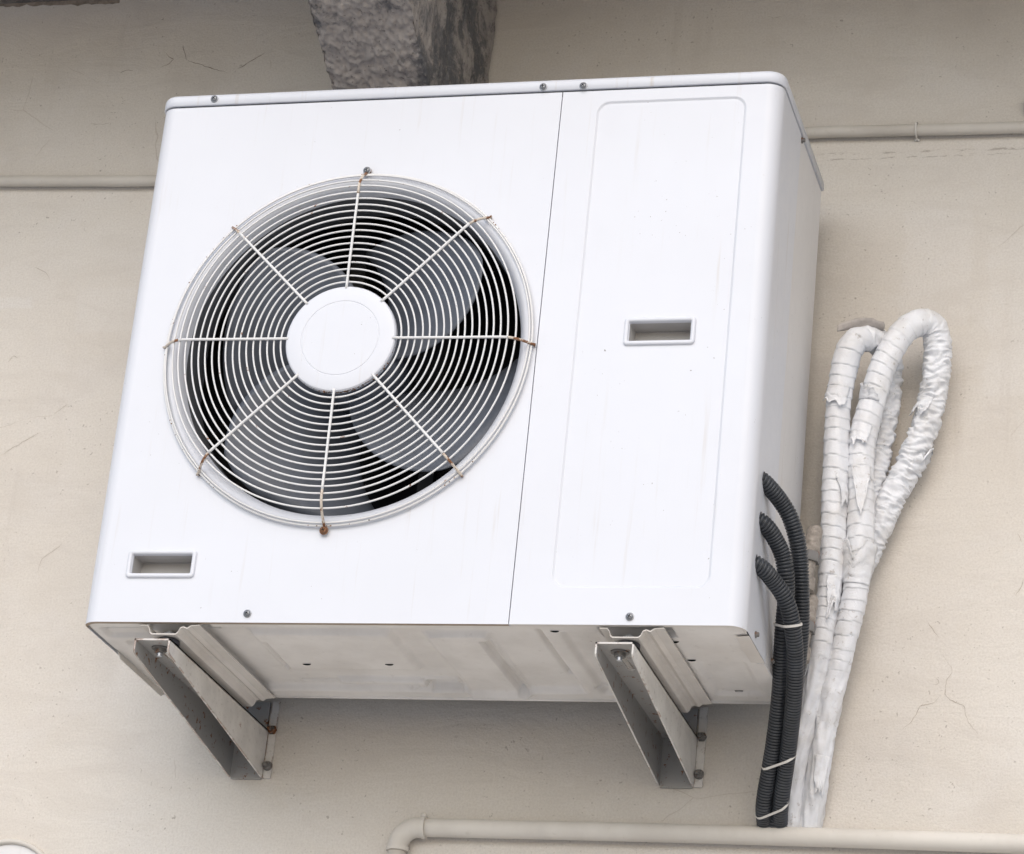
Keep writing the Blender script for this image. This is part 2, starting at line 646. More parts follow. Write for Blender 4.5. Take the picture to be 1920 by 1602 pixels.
# ------------------------------------------------------------------ the unit
unit = thing('air_conditioner', 'white outdoor air conditioner unit with a round fan grille on two wall brackets', 'air conditioner', (W / 2, D / 2, 0))
UO = (-W / 2, -D / 2, 0)                # children are modelled in unit coordinates


def part(name, bm, mats, parent=None, smooth=None, angle=35, loc=None):
    o = finish(name, bm, mats, parent or unit, None, smooth, angle)
    if parent is None or parent is unit:
        o.location = UO if loc is None else loc
    return o


CX, CZ, GR = .3538, .4275, .2824        # centre and radius of the guard
RC = .024                               # rounded vertical corners
XS = .6429                              # seam between front and service panel
HOLE = .2760


def corner(bm, x, y, a0, a1, z0, z1, n=10):
    """verts of a rounded vertical corner: two lists, bottom and top"""
    lo, hi = [], []
    for i in range(n + 1):
        a = radians(a0 + (a1 - a0) * i / n)
        lo.append(bm.verts.new((x + RC * cos(a), y + RC * sin(a), z0)))
        hi.append(bm.verts.new((x + RC * cos(a), y + RC * sin(a), z1)))
    return lo, hi


HANDLES = ((.0598, .1659, .0672, .1098), (.7700, .8747, .4232, .4665))


def handle_hole(h):
    x0, x1, z0, z1 = h
    return [(x0 + .0075, z0 + .007), (x1 - .0075, z0 + .007), (x1 - .0075, z1 - .0065), (x0 + .0075, z1 - .0065)]


# front panel with the fan opening
bm = bmesh.new()
lo, hi = corner(bm, RC, RC, 180, 270, 0, H)
strip(bm, lo, hi, False, True)
bl, bh = bm.verts.new((0, D - .004, 0)), bm.verts.new((0, D - .004, H))
bm.faces.new((bl, bh, hi[0], lo[0]))
s0, s1 = bm.verts.new((XS - .0007, 0, 0)), bm.verts.new((XS - .0007, 0, H))
circ = loopv(bm, [(CX + HOLE * cos(2 * pi * i / 96), CZ + HOLE * sin(2 * pi * i / 96)) for i in range(96)], 0)
hh = loopv(bm, handle_hole(HANDLES[0]), 0)
fill(bm, [[lo[-1], s0, s1, hi[-1]], circ, hh])
# returned edges: seam and foot of the panel
q0, q1 = bm.verts.new((XS - .0007, .012, 0)), bm.verts.new((XS - .0007, .012, H))
bm.faces.new((s0, q0, q1, s1))
ret = [bm.verts.new((v.co.x + (.006 if i == 0 else 0), min(v.co.y + .009, .033), .0004)) for i, v in enumerate(lo)]
r_end = bm.verts.new((XS - .0007, .009, .0004))
strip(bm, [bm.verts.new(v.co) for v in lo + [s0]], ret + [r_end], False, False, 1)
part('front_panel', bm, [M['enamel'], M['grime']])

# service panel: plain, one large recessed field, wraps round the right corner
SIDE_Y = .160
bm = bmesh.new()
lo, hi = corner(bm, W - RC, RC, 270, 360, 0, H)
strip(bm, lo, hi, False, True)
e0, e1 = bm.verts.new((W, SIDE_Y, 0)), bm.verts.new((W, SIDE_Y, H))
bm.faces.new((lo[-1], e0, e1, hi[-1]))
f0, f1 = bm.verts.new((W - .012, SIDE_Y, 0)), bm.verts.new((W - .012, SIDE_Y, H))
bm.faces.new((e0, f0, f1, e1))
s0, s1 = bm.verts.new((XS + .0007, 0, 0)), bm.verts.new((XS + .0007, 0, H))
q0, q1 = bm.verts.new((XS + .0007, .012, 0)), bm.verts.new((XS + .0007, .012, H))
bm.faces.new((s0, q0, q1, s1))
oa = loopv(bm, rrect(.6980, .9245, .0540, .8218, .020), 0)
ob = loopv(bm, rrect(.6990, .9230, .0550, .8208, .019), .0006)
oc = loopv(bm, rrect(.7005, .9215, .0565, .8193, .0175), .0021)
od = loopv(bm, rrect(.7018, .9202, .0578, .8180, .0165), .0026)
fill(bm, [[lo[0], hi[0], s1, s0], oa])
for a, b in ((oa, ob), (ob, oc), (oc, od)):
    strip(bm, a, b)
hh = loopv(bm, handle_hole(HANDLES[1]), .0026)
fill(bm, [od, hh])
ret = [bm.verts.new((min(v.co.x, W - .006), v.co.y + .009, .0004)) for v in lo]
r0 = bm.verts.new((XS + .0007, .009, .0004))
strip(bm, [bm.verts.new(v.co) for v in [s0] + lo], [r0] + ret, False, False, 1)
# narrow return flange at the foot of the side flap
v = [bm.verts.new(p) for p in ((W - .0002, .040, -.0006), (W - .0002, SIDE_Y - .002, -.0006), (W - .020, SIDE_Y - .006, -.0006), (W - .020, .044, -.0006))]
bm.faces.new(v).material_index = 1
part('service_panel', bm, [M['enamel'], M['rail']])

# right rear side panel
bm = bmesh.new()
box(bm, W - .0028, W - .0006, SIDE_Y + .0012, D, .0, H)
box(bm, W - .020, W - .0030, D - .0015, D, .0, H)
part('side_panel', bm, M['side'])

# rear grille of the heat exchanger closes the box
bm = bmesh.new()
box(bm, .001, W - .021, D - .030, D - .002, .022, H - .004)
part('rear_coil', bm, M['dark'])

# divider between fan side and compressor side (seen through the guard)
bm = bmesh.new()
box(bm, XS + .003, XS + .005, .015, D - .035, .022, H - .006)
part('inner_divider', bm, M['inside'])

# lid with rounded plan and rounded top edge
bm = bmesh.new()


def plan(off, z):
    x0, x1, y0, y1, r = -.0025 + off, W + .0025 - off, -.0035 + off, D + .004 - off, RC + .003 - off
    pts = [(x0, y1), ]
    for i in range(9):
        a = radians(180 + 90 * i / 8)
        pts.append((x0 + r + r * cos(a), y0 + r + r * sin(a)))
    for i in range(9):
        a = radians(270 + 90 * i / 8)
        pts.append((x1 - r + r * cos(a), y0 + r + r * sin(a)))
    pts.append((x1, y1))
    return [bm.verts.new((x, y, z)) for x, y in pts]


LT = .8625
rows = [plan(.0012, H + .0022), plan(0, H + .0030), plan(0, LT - .007), plan(.0008, LT - .0042), plan(.0026, LT - .0018), plan(.0056, LT - .0004), plan(.009, LT)]
for a, b in zip(rows, rows[1:]):
    strip(bm, a, b)
bm.faces.new(rows[-1])
inner = [bm.verts.new((min(max(v.co.x, .012), W - .012), max(v.co.y, .012), H + .0016)) for v in rows[0]]
strip(bm, rows[0], inner, True, False)
part('top_lid', bm, M['lid'])
# black strip added under the lid as the shadow line of the joint
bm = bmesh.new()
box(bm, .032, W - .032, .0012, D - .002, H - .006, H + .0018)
part('lid_shadow_line', bm, M['hole'])


# base pan: pressed sheet with sunk and raised fields
def sm(a, b, x):
    t = max(0., min(1., (x - a) / (b - a)))
    return t * t * (3 - 2 * t)


def field(x, y, x0, x1, y0, y1, e=.012):
    return sm(x0, x0 + e, x) * sm(x1, x1 - e, x) * sm(y0, y0 + e, y) * sm(y1, y1 - e, y)


PRESSED = ((.190, .668, .026, .042, .010), (.246, .440, .214, .231, .010), (.440, .490, .272, .318, .012), (.240, .430, .284, .297, .006),
           (.576, .591, .086, .314, .010), (.664, .679, .046, .252, .010), (.020, .088, .040, .054, .008), (.045, .088, .092, .102, .006),
           (.700, .765, .282, .294, .006), (.240, .251, .095, .214, .006))


def pan_h(x, y):
    h = .0095 * field(x, y, .160, .684, .026, .318, .013)
    h -= .0090 * field(x, y, .232, .456, .052, .232, .013)
    h -= .0090 * field(x, y, .494, .598, .060, .330, .012)
    h -= .0090 * field(x, y, .300, .494, .268, .300, .009)
    h += .0060 * field(x, y, .700, .765, .040, .322, .012)
    h += .0060 * field(x, y, .870, .950, .160, .318, .012)
    h += .0060 * field(x, y, .012, .155, .030, .080, .010)
    h += .0045 * field(x, y, .030, .14, .090, .118, .008)
    h += .0130 * (field(x, y, .085, .195, .012, .060, .005) + field(x, y, .765, .872, .012, .060, .005))
    # pressed channels
    for x0, x1, y0, y1, d in PRESSED:
        if x0 < x < x1 and y0 < y < y1:
            h = max(h, .004) + d * field(x, y, x0, x1, y0, y1, .0045)
    return h + .0014 * noise.noise(Vector((x * 9, y * 9, 0)))


bm = bmesh.new()
NXP, NYP = 420, 170
PX0, PX1, PY0, PY1 = .003, W - .003, .0095, D - .0015
grid = []
for j in range(NYP + 1):
    y = PY0 + (PY1 - PY0) * j / NYP
    grid.append([bm.verts.new((PX0 + (PX1 - PX0) * i / NXP, y, .0025 + pan_h(PX0 + (PX1 - PX0) * i / NXP, y))) for i in range(NXP + 1)])
for a, b in zip(grid, grid[1:]):
    strip(bm, a, b, False, True)
# rolled rim at the back
rim = [Vector((.006, D - .001, .0035)), Vector((W - .006, D - .001, .0035))]
tube(bm, rim, .0035, 8)
pan = part('base_pan', bm, M['pan'])


def half_slot(x, y, w=.012, h=.006):
    """little punched louvre in the pan"""
    z = .0025 + pan_h(x, y) - .0006
    b = bmesh.new()
    n = 8
    for mi, k, dz in ((0, 1.0, 0.0), ):
        pts = [b.verts.new((x + w * .5 * cos(pi * i / n) * k, y + h * sin(pi * i / n) * k, z + dz)) for i in range(n + 1)]
        pts2 = [b.verts.new((p.co.x, p.co.y - .0025, z - .0012)) for p in pts]
        b.faces.new(pts)
        strip(b, pts, pts2, False, False)
    o = part('drain_slot', b, M['hole'], pan)
    return o


for x, y in ((.284, .187), (.412, .186), (.7006, .034), (.9094, .306), (.8711, .1535), (.8635, .073)):
    half_slot(x, y)
bm = bmesh.new()
lathe(bm, [(0, 0), (.0085, 0), (.0085, .002), (0, .002)], (.5444, D - .012, .0015), (0, 0, 1), 16)
part('drain_hole', bm, M['hole'], pan)

# handles: raised frame round a scooped recess
for hx0, hx1, hz0, hz1 in HANDLES:
    yb = 0.0 if hx0 < .5 else .0026
    bm = bmesh.new()

    def rr(o, r, y):
        return loopv(bm, rrect(hx0 + o, hx1 - o, hz0 + o, hz1 - o, r, 5), y)
    L = [rr(0, .0058, yb + .001), rr(.0002, .0056, yb - .0026), rr(.0012, .0048, yb - .0038), rr(.0032, .0036, yb - .0042), rr(.0056, .0024, yb - .0038),
         rr(.0066, .0018, yb - .0020), rr(.0070, .0016, yb + .004)]
    for a, b in zip(L, L[1:]):
        strip(bm, a, b)
    # scoop: deep at the top, the back wall leaning out to the lower lip
    o = .0070
    r = .0016
    top = rrect(hx0 + o, hx1 - o, hz0 + o, hz1 - o, r, 5)
    back = []
    for x, z in top:
        t = (z - hz0 - o) / (hz1 - hz0 - 2 * o)
        back.append(bm.verts.new((x + (.002 if x < (hx0 + hx1) / 2 else -.002), yb + .026 + .008 * t, z + .0022 * (1 - t))))
    strip(bm, L[-1], back, True, False, 1)
    f = bm.faces.new(back)
    f.material_index = 1
    part('handle', bm, [M['enamel'], M['scoop']])

# fan shroud: rolled mouth, then a short duct
bm = bmesh.new()
prof = [(HOLE + .0045, -.0002), (HOLE + .0030, -.0034), (HOLE, -.0050), (HOLE - .0035, -.0046), (HOLE - .0070, -.0026), (HOLE - .0110, .002), (HOLE - .0150, .010), (HOLE - .0180, .022), (HOLE - .0192, .036), (HOLE - .0192, .080), (HOLE - .015, .092)]
lathe(bm, prof[:8], (CX, 0, CZ), (0, 1, 0), 128, 1)
lathe(bm, prof[7:], (CX, 0, CZ), (0, 1, 0), 128, 0)
shroud = part('fan_shroud', bm, [M['shroud'], M['enamel']])

# fan: hub and four swept blades
fan_c = Vector((CX, .075, CZ))
fan = bpy.data.objects.new('fan', None)
COL.objects.link(fan)
fan.parent = unit
fan.location = (UO[0] + CX, UO[1] + .075, CZ)
bm = bmesh.new()
lathe(bm, [(0, -.035), (.050, -.034), (.062, -.028), (.066, -.018), (.066, .040), (.060, .042)], (0, 0, 0), (0, 1, 0), 40)
part('hub', bm, M['blade'], fan)


def blade_mesh(a_root):
    b = bmesh.new()
    NR, NA = 26, 22
    front, backs = [], []
    for i in range(NR + 1):
        t = i / NR
        r = .060 + (.248 - .060) * t
        lead = a_root + radians(42) * (t ** 1.25)           # swept clockwise-leading edge
        span = radians(84 - 20 * t) * (1 if t < .9 else 1 - .35 * ((t - .9) / .1) ** 2)
        fr, bk = [], []
        for k in range(NA + 1):
            u = k / NA
            ua = u
            a = lead + span * ua
            rr_ = r - .010 * (t ** 6) * (abs(u - .5) * 2) ** 3
            yy = -.034 + (.098) * u - .016 * sin(pi * u) - .008 * t * (1 - u)
            p = Vector((rr_ * cos(a), yy, rr_ * sin(a)))
            th = .0011 + .0012 * sin(pi * u)
            fr.append(b.verts.new(p + Vector((0, -th, 0))))
            bk.append(b.verts.new(p + Vector((0, th, 0))))
        front.append(fr)
        backs.append(bk)
    for g2 in (front, backs):
        for p, q in zip(g2, g2[1:]):
            strip(b, p, q, False, True)
    strip(b, front[0], backs[0], False, True)
    strip(b, front[-1], backs[-1], False, True)
    strip(b, [r[0] for r in front], [r[0] for r in backs], False, True)
    strip(b, [r[-1] for r in front], [r[-1] for r in backs], False, True)
    return b


for k in range(4):
    part('blade', blade_mesh(radians(-2 + 90 * k)), M['blade'], fan)
# motor and its stay behind the fan
bm = bmesh.new()
lathe(bm, [(0, .118), (.045, .118), (.052, .125), (.052, .200), (0, .200)], (CX, 0, CZ), (0, 1, 0), 32)
for dx in (-.075, .075):
    box(bm, CX + dx - .012, CX + dx + .012, .205, .220, .02, H - .02)
box(bm, CX - .086, CX + .086, .200, .206, CZ - .05, CZ + .05)
part('fan_motor', bm, M['inside'])

# fan guard: dished wire rings on eight rods, capped by a pressed disc
guard = bpy.data.objects.new('fan_guard', None)
COL.objects.link(guard)
guard.parent = unit
guard.location = (UO[0] + CX, UO[1], CZ)


def guard_y(r):
    if r < .250:
        return -.0305 + .0015 * (r / .25)
    t = (r - .250) / (GR - .250)
    return -.029 + .0235 * t ** 1.7


radii = [.0925 + .01065 * k for k in range(17)] + [.2790, GR]
for r in radii:
    bm = bmesh.new()
    wob = random.uniform(0, 6)
    path = []
    for i in range(144):
        a = 2 * pi * i / 144
        rr_ = r + .0006 * noise.noise(Vector((cos(a) * 1.4, sin(a) * 1.4, r * 70)))
        path.append(Vector((rr_ * cos(a), guard_y(r) + .0008 * noise.noise(Vector((cos(a), sin(a), r * 50 + 9))), rr_ * sin(a))))
    tube(bm, path, .00142 if r < .28 else .0019, 8, closed=True)
    part('ring', bm, M['wire'], guard)
for k in range(8):
    a = radians(45 * k + (-.6, .8, .4, .6, -.8, -.4, .5, -1.0)[k])
    bm = bmesh.new()
    rs = [.080 + (.262 - .080) * i / 22 for i in range(23)] + [.266, .270, .274, .278, .2815, .2845]
    path = [Vector((r * cos(a), guard_y(r) - .0030 + .0008 * noise.noise(Vector((r * 20, k, 0))), r * sin(a))) for r in rs]
    if k not in (2, 6):
        path += [Vector(((.287) * cos(a), -.0052, .287 * sin(a))), Vector(((.2855) * cos(a), -.0015, .2855 * sin(a)))]
    tube(bm, path[:-9], .0021, 8, mi=0)
    tube(bm, path[-10:], .0021, 8, mi=1)
    if k in (2, 6):                      # eyelet under the fixing screw
        c = Vector((.2895 * cos(a), -.004, .2895 * sin(a)))
        tube(bm, [c + Vector((.0048 * cos(q * pi / 8), 0, .0048 * sin(q * pi / 8))) for q in range(16)], .0017, 8, closed=True, mi=1)
    part('spoke', bm, [M['wire'], M['wire_rust']], guard)
bm = bmesh.new()
prof = [(0, -.0345), (.0580, -.0345), (.0587, -.0339), (.0596, -.0339), (.0603, -.0345), (.0790, -.0342), (.0825, -.0332), (.0842, -.0310), (.0846, -.0245), (.0838, -.0235), (.081, -.0238)]
lathe(bm, prof, (0, 0, 0), (0, 1, 0), 96)
part('centre_disc', bm, M['enamel'], guard, True, 18)
# rust crumbs along the lower rim of the disc
bm = bmesh.new()
for i in range(70):
    a = radians(random.gauss(-80, 26))
    c = Vector((.0847 * cos(a), random.uniform(-.0315, -.026), .0847 * sin(a)))
    s = random.uniform(.0004, .0013)
    bmesh.ops.create_icosphere(bm, subdivisions=1, radius=s, matrix=Matrix.Translation(c) @ Matrix.Diagonal((1.8, 1, .8, 1)))
crumb = part('rust_crumbs', bm, M['rust'], guard)
crumb['kind'] = 'stuff'
# the same along the left of the outer ring and at some rod ends
bm = bmesh.new()
for i in range(130):
    a = radians(random.choice((random.gauss(182, 14), random.gauss(225, 10), random.gauss(270, 7), random.gauss(316, 6), random.gauss(42, 5), random.gauss(142, 6))))
    c = Vector(((GR + .0005) * cos(a), -.0055 + random.uniform(-.0018, .001), (GR + .0005) * sin(a)))
    s = random.uniform(.0004, .0012)
    bmesh.ops.create_icosphere(bm, subdivisions=1, radius=s, matrix=Matrix.Translation(c) @ Matrix.Diagonal((1.2, 1, 1.2, 1)))
crumb = part('rust_crumbs', bm, M['rust'], guard)
crumb['kind'] = 'stuff'


# screws
def screw(x, z, y, r=.0048, rusty=False, tilt=0.3):
    b = bmesh.new()
    lathe(b, [(r * 1.28, 0), (r * 1.28, -.0010), (r * 1.0, -.0012), (r * 1.0, -.0030), (r * .86, -.0041), (r * .5, -.0047), (0, -.0048)], (0, 0, 0), (0, 1, 0), 20)
    for q in (tilt, tilt + pi / 2):
        c, s = cos(q), sin(q)
        hw, hl = r * .13, r * .58
        vs = [b.verts.new((c * l - s * w, -.00492, s * l + c * w)) for l, w in ((-hl, -hw), (hl, -hw), (hl, hw), (-hl, hw))]
        f = b.faces.new(vs)
        f.material_index = 1
    o = finish('screw', b, [M['rust'] if rusty else M['steel'], M['hole']], unit, (UO[0] + x, UO[1] + y, z), True, 40)
    return o


for x, z in ((.0874, .8518), (.6129, .8483), (.6748, .8472)):
    screw(x, z, -.0036, tilt=random.uniform(0, 1.5))
for x, z in ((.2552, .0134), (.8152, .0117)):
    screw(x, z, 0, tilt=random.uniform(0, 1.5))
screw(CX + .2895 * cos(radians(90.4)), CZ + .2895, -.0052)
screw(CX + .2895 * cos(radians(270.5)), CZ - .2895, -.0052, .0052, True)
# small screws on the right side, below and at the lid
for y, z in ((.078, .0145), (.2036, .0185), (.165, .834)):
    b = bmesh.new()
    lathe(b, [(.0052, 0), (.0052, .0016), (.0038, .0018), (.0036, .0052), (0, .0056)], (0, 0, 0), (1, 0, 0), 8)
    finish('screw', b, M['oldsteel'], unit, (UO[0] + W, UO[1] + y, z), True, 40)


# feet: pressed hat rails running from front to back under the pan
def foot(x0):
    b = bmesh.new()
    prof = [(.000, -.0035), (.0115, -.0040), (.0140, -.0075), (.0165, -.0145), (.0195, -.0168), (.0560, -.0168), (.0590, -.0140), (.0620, -.0075), (.0665, -.0058),
            (.0725, -.0082), (.0775, -.0042), (.0915, -.0030)]
    y0, y1 = .0055, .338
    t = .0016
    lo = [(x0 + x, z) for x, z in prof]
    up = [(x0 + x, z + t) for x, z in prof]
    for a, c in ((lo[i:i + 2], up[i:i + 2]) for i in range(len(lo) - 1)):
        prism(b, [a[0], a[1], c[1], c[0]], y0, y1)
    bmesh.ops.remove_doubles(b, verts=b.verts, dist=1e-5)
    o = part('foot_rail', b, M['rail'])
    # bolt standing through the rail, nut, washer
    b = bmesh.new()
    c = (x0 + .0375, .028, -.0168)
    lathe(b, [(0, .013), (.0034, .0125), (.0038, .011), (.0038, -.012), (0, -.012)], c, (0, 0, 1), 14)
    lathe(b, [(0, .0095), (.0078, .0095), (.0084, .0085), (.0084, .0030), (.0078, .0024), (0, .0024)], c, (0, 0, 1), 6)
    part('bolt', b, M['bolt'], o, True)
    b = bmesh.new()
    lathe(b, [(0, 0), (.0165, 0), (.0165, -.0062), (0, -.0062)], (c[0], c[1], -.0186), (0, 0, 1), 24)
    part('rubber_washer', b, M['rubber'], o, True)
    return o


foot(.772)
foot(.0915)

# flange of the left side hanging below the pan edge
bm = bmesh.new()
v0 = [bm.verts.new(p) for p in ((.0035, .135, .001), (.0035, .150, -.0065), (.0035, .318, -.0085), (.0035, .333, .001))]
v1 = [bm.verts.new(p.co + Vector((.0016, 0, 0))) for p in v0]
bm.faces.new(v0)
bm.faces.new(v1)
strip(bm, v0, v1, True, False)
part('side_flange', bm, M['rail'])


# service valves on the right rear side
def valve(x, y, z, s=1.0):
    root = bpy.data.objects.new('service_valve', None)
    COL.objects.link(root)
    root.parent = unit
    root.location = (UO[0] + x, UO[1] + y, z)
    ax = Vector((.10, .05, 1)).normalized()
    b = bmesh.new()
    lathe(b, [(0, .048), (.0095, .046), (.0118, .041), (.0122, .012), (.0130, .010), (.0130, .004), (.0085, .002)], (0, 0, 0), ax, 24)
    part('cap', b, M['brass'], root, True)
    b = bmesh.new()
    lathe(b, [(0, .004), (.0155, .004), (.0160, .003), (.0160, -.010), (.0155, -.011), (0, -.011)], (0, 0, 0), ax, 6)
    part('nut', b, M['oldsteel'], root, True)
    b = bmesh.new()
    lathe(b, [(.0100, -.011), (.0095, -.034), (.0140, -.036), (.0145, -.056), (.0095, -.058), (.0090, -.078), (0, -.078)], (0, 0, 0), ax, 20)
    box(b, -.030, .004, -.012, .012, -.055, -.028)
    part('body', b, M['brass'], root, True)


valve(1.0030, .300, .2150)
valve(1.0010, .310, .110)


# ------------------------------------------------------------------ wall brackets
def bracket(x0, mat, label, lean):
    """arm: folded channel, open below, tapering from the wall to the tip; plate with flange on the wall"""
    root = thing('wall_bracket', label, 'bracket', (x0 + .027, YW - .002, -.065), 'steel brackets carrying the unit')
    off = (-(x0 + .027), -(YW - .002), .065)
    wd, t = .0545, .0026
    y0, y1 = -.006, .424
    zt = -.0270

    def zb(y):
        if y < .008:
            return -.0470 - .003 * max(0, y / .008)
        return -.050 - (.104 - .050) * (y - .008) / (.424 - .008)

    b = bmesh.new()
    # top plate with a long slot near the tip
    outline = [(x0, y0), (x0 + wd, y0), (x0 + wd, y1), (x0, y1)]
    cxs = x0 + .026
    slot = []
    for cy, a0 in ((.105, 0), (.026, 180)):
        for i in range(9):
            a = radians(a0 + 180 * i / 8)
            slot.append((cxs + .0052 * cos(a), cy + .0052 * sin(a)))
    ul, us = [b.verts.new((x, y, zt)) for x, y in outline], [b.verts.new((x, y, zt)) for x, y in slot]
    fill(b, [ul, us])
    ll, ls = [b.verts.new((x, y, zt - t)) for x, y in outline], [b.verts.new((x, y, zt - t)) for x, y in slot]
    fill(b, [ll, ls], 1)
    strip(b, ul, ll, True, False)
    strip(b, us, ls, True, False)
    # two webs
    for xa in (x0, x0 + wd - t):
        n = 14
        poly = [(y0, zt), (y1, zt)] + [(y1 - (y1 - .008) * i / n, zb(y1 - (y1 - .008) * i / n)) for i in range(n + 1)] + [(y0 + .003, -.0475), (y0, -.044)]
        a = [b.verts.new((xa, y, z)) for y, z in poly]
        c = [b.verts.new((xa + t, y, z)) for y, z in poly]
        fa = b.faces.new(a)
        fc = b.faces.new(c)
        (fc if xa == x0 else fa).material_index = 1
        strip(b, a, c, True, False)
    # fixing of the foot, seen from below
    finish('arm', b, [mat, M['inner_grey']], root, off)
    b = bmesh.new()
    lathe(b, [(0, 0), (.0130, 0), (.0130, -.0018), (.0082, -.0018), (.0080, -.0075), (0, -.0080)], (x0 + .027, .028, zt - t - .0002), (0, 0, 1), 24)
    lathe(b, [(0, -.008), (.0042, -.008), (.0040, -.0125), (0, -.0128)], (x0 + .027, .028, zt - t - .0002), (0, 0, 1), 12, 1)
    finish('bolt', b, [M['oldsteel'], M['bolt']], root, off, True)
    b = bmesh.new()
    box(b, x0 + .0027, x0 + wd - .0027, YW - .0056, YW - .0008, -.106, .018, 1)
    box(b, x0 + wd + .0002, x0 + wd + .0125, YW - .0050, YW - .0006, -.104, .020)
    finish('wall_plate', b, [mat, M['inner_grey']], root, off)
    for i, z in enumerate((-.027, -.085)):
        b = bmesh.new()
        lathe(b, [(0, -.0155), (.0030, -.0150), (.0032, -.0075), (.0058, -.0075), (.0062, -.0068), (.0062, -.0014), (.0078, -.0014), (.0078, 0)], (x0 + wd + .0070, YW - .0052, z), (.12, 1, 0), 14 if i else 6)
        finish('anchor_bolt', b, M['rust'] if i == 0 and lean else M['oldsteel'], root, off, True)
    b = bmesh.new()
    lathe(b, [(0, -.0003), (.0075, -.0003), (.0075, .0), (0, 0)], (x0 + .031, YW - .0062, -.043), (0, 1, 0), 18)
    finish('bolt_hole', b, M['hole'], root, off)
    return root


bracket(.7715, M['bracket'], 'grey painted steel wall bracket under the service panel, near the black conduits', 0)
bracket(.0912, M['bracket_r'], 'steel wall bracket with rust-edged arm under the grille side of the unit', 1)


# ------------------------------------------------------------------ black corrugated conduits
C1 = [(0.9700, 0.060, 0.2400), (0.9767, 0.066, 0.2366), (0.9856, 0.078, 0.2292), (0.9961, 0.095, 0.2183), (1.0062, 0.11, 0.2028), (1.0143, 0.13, 0.1778), (1.0173, 0.15, 0.1524), (1.0174, 0.17, 0.1215), (1.0150, 0.197, 0.0879), (1.0100, 0.228, 0.0564), (0.998, 0.275, 0.0073), (0.984, 0.325, -0.0554), (0.9667, 0.375, -0.1142), (0.9522, 0.414, -0.1633), (.951, .440, -.178)]
C2 = [(0.9700, 0.059, 0.1790), (0.9773, 0.064, 0.1754), (0.9849, 0.074, 0.1696), (0.992, 0.088, 0.1602), (0.9999, 0.105, 0.1446), (1.0037, 0.12, 0.1231), (1.0031, 0.14, 0.1001), (0.9971, 0.165, 0.0691), (0.9928, 0.185, 0.0442), (0.982, 0.245, -0.0155), (0.9658, 0.305, -0.0764), (0.9446, 0.37, -0.1381), (0.9394, 0.409, -0.1602), (.938, .440, -.178)]
C3 = [(0.9700, 0.053, 0.1120), (0.977, 0.057, 0.1091), (0.9854, 0.066, 0.1045), (0.993, 0.08, 0.0975), (1.0054, 0.1, 0.0829), (1.0128, 0.12, 0.0654), (1.0152, 0.145, 0.0431), (1.0138, 0.18, 0.0156), (1.007, 0.225, -0.0217), (0.9893, 0.3, -0.0776), (0.9693, 0.37, -0.1376), (0.9619, 0.409, -0.1602), (.9605, .440, -.178)]
RCON = .0122
for c, lab in ((C1, 'black corrugated conduit leaving the unit side highest, topmost of three'),
               (C2, 'black corrugated conduit leaving the unit side between the two others'),
               (C3, 'black corrugated conduit leaving the unit side lowest, nearest the bottom corner')):
    step = .00046
    path, L = spline(c, step)
    stp = L / (len(path) - 1)
    bm = bmesh.new()

    def rad(i, a, stp=stp):
        f = (i * stp / .0049) % 1.0
        w = .5 + .5 * cos(2 * pi * f)
        return RCON - .0027 * (1 - min(1, w * 1.5)) ** 1.4
    tube(bm, path, rad, 18)
    o = finish('corrugated_conduit', bm, M['conduit'])
    tag(o, lab, 'conduit', 'black conduits on the right side of the unit')


def near(c, z):
    path, L = spline(c, .002)
    i = min(range(1, len(path) - 1), key=lambda k: abs(path[k].z - z) + (10 if path[k].y < .1 else 0))
    return path[i], (path[i + 1] - path[i - 1]).normalized()


def cable_tie(zs, label, r=.0016, tail=.02):
    (p, tp), (q, tq) = near(C2, zs[0]), near(C3, zs[1])
    d = (q - p).normalized()
    n = (tp + tq).normalized()
    n = (n - d * n.dot(d)).normalized()
    w = n.cross(d)
    R2 = RCON + .0010
    pts = []
    for i in range(13):
        a = pi / 2 + pi * i / 12
        pts.append(p + (d * cos(a) + w * sin(a)) * R2)
    for i in range(13):
        a = -pi / 2 + pi * i / 12
        pts.append(q + (d * cos(a) + w * sin(a)) * R2)
    b = bmesh.new()
    fr = []
    n_ = len(pts)
    # flat strap: thin ribbon with thickness
    rows = []
    for i, c in enumerate(pts):
        mid = (p if i < 13 else q)
        out = (c - mid).normalized()
        rows.append([b.verts.new(c + out * o_ + n * h_) for o_, h_ in ((0, -.0017), (.0011, -.0017), (.0011, .0017), (0, .0017))])
    for a, c in zip(rows, rows[1:] + rows[:1]):
        strip(b, a, c, True, False)
    # head and cut tail
    k = pts[10]
    out = (k - p).normalized()
    vs = box(b, -.003, .003, -.0026, .0026, -.0022, .0022)
    mt = Matrix((n.cross(out), out, n)).transposed().to_4x4()
    for v in vs:
        v.co = mt @ v.co + k + out * .0022
    tube(b, [k + out * .002, k + out * tail * .6 + n * tail * .2, k + out * tail + n * tail * .15], .0009, 6)
    o = finish('cable_tie', b, M['nylon'])
    tag(o, label, 'cable tie', 'white ties round the black conduits')


cable_tie((.0640, .0500), 'white cable tie round the conduits level with the bottom of the unit, highest of three')
cable_tie((-.0965, -.0900), 'white cable tie round the conduits midway below the unit, middle of three')
cable_tie((-.1500, -.1420), 'slanting white cable tie lowest on the conduits, just above the drain pipe')

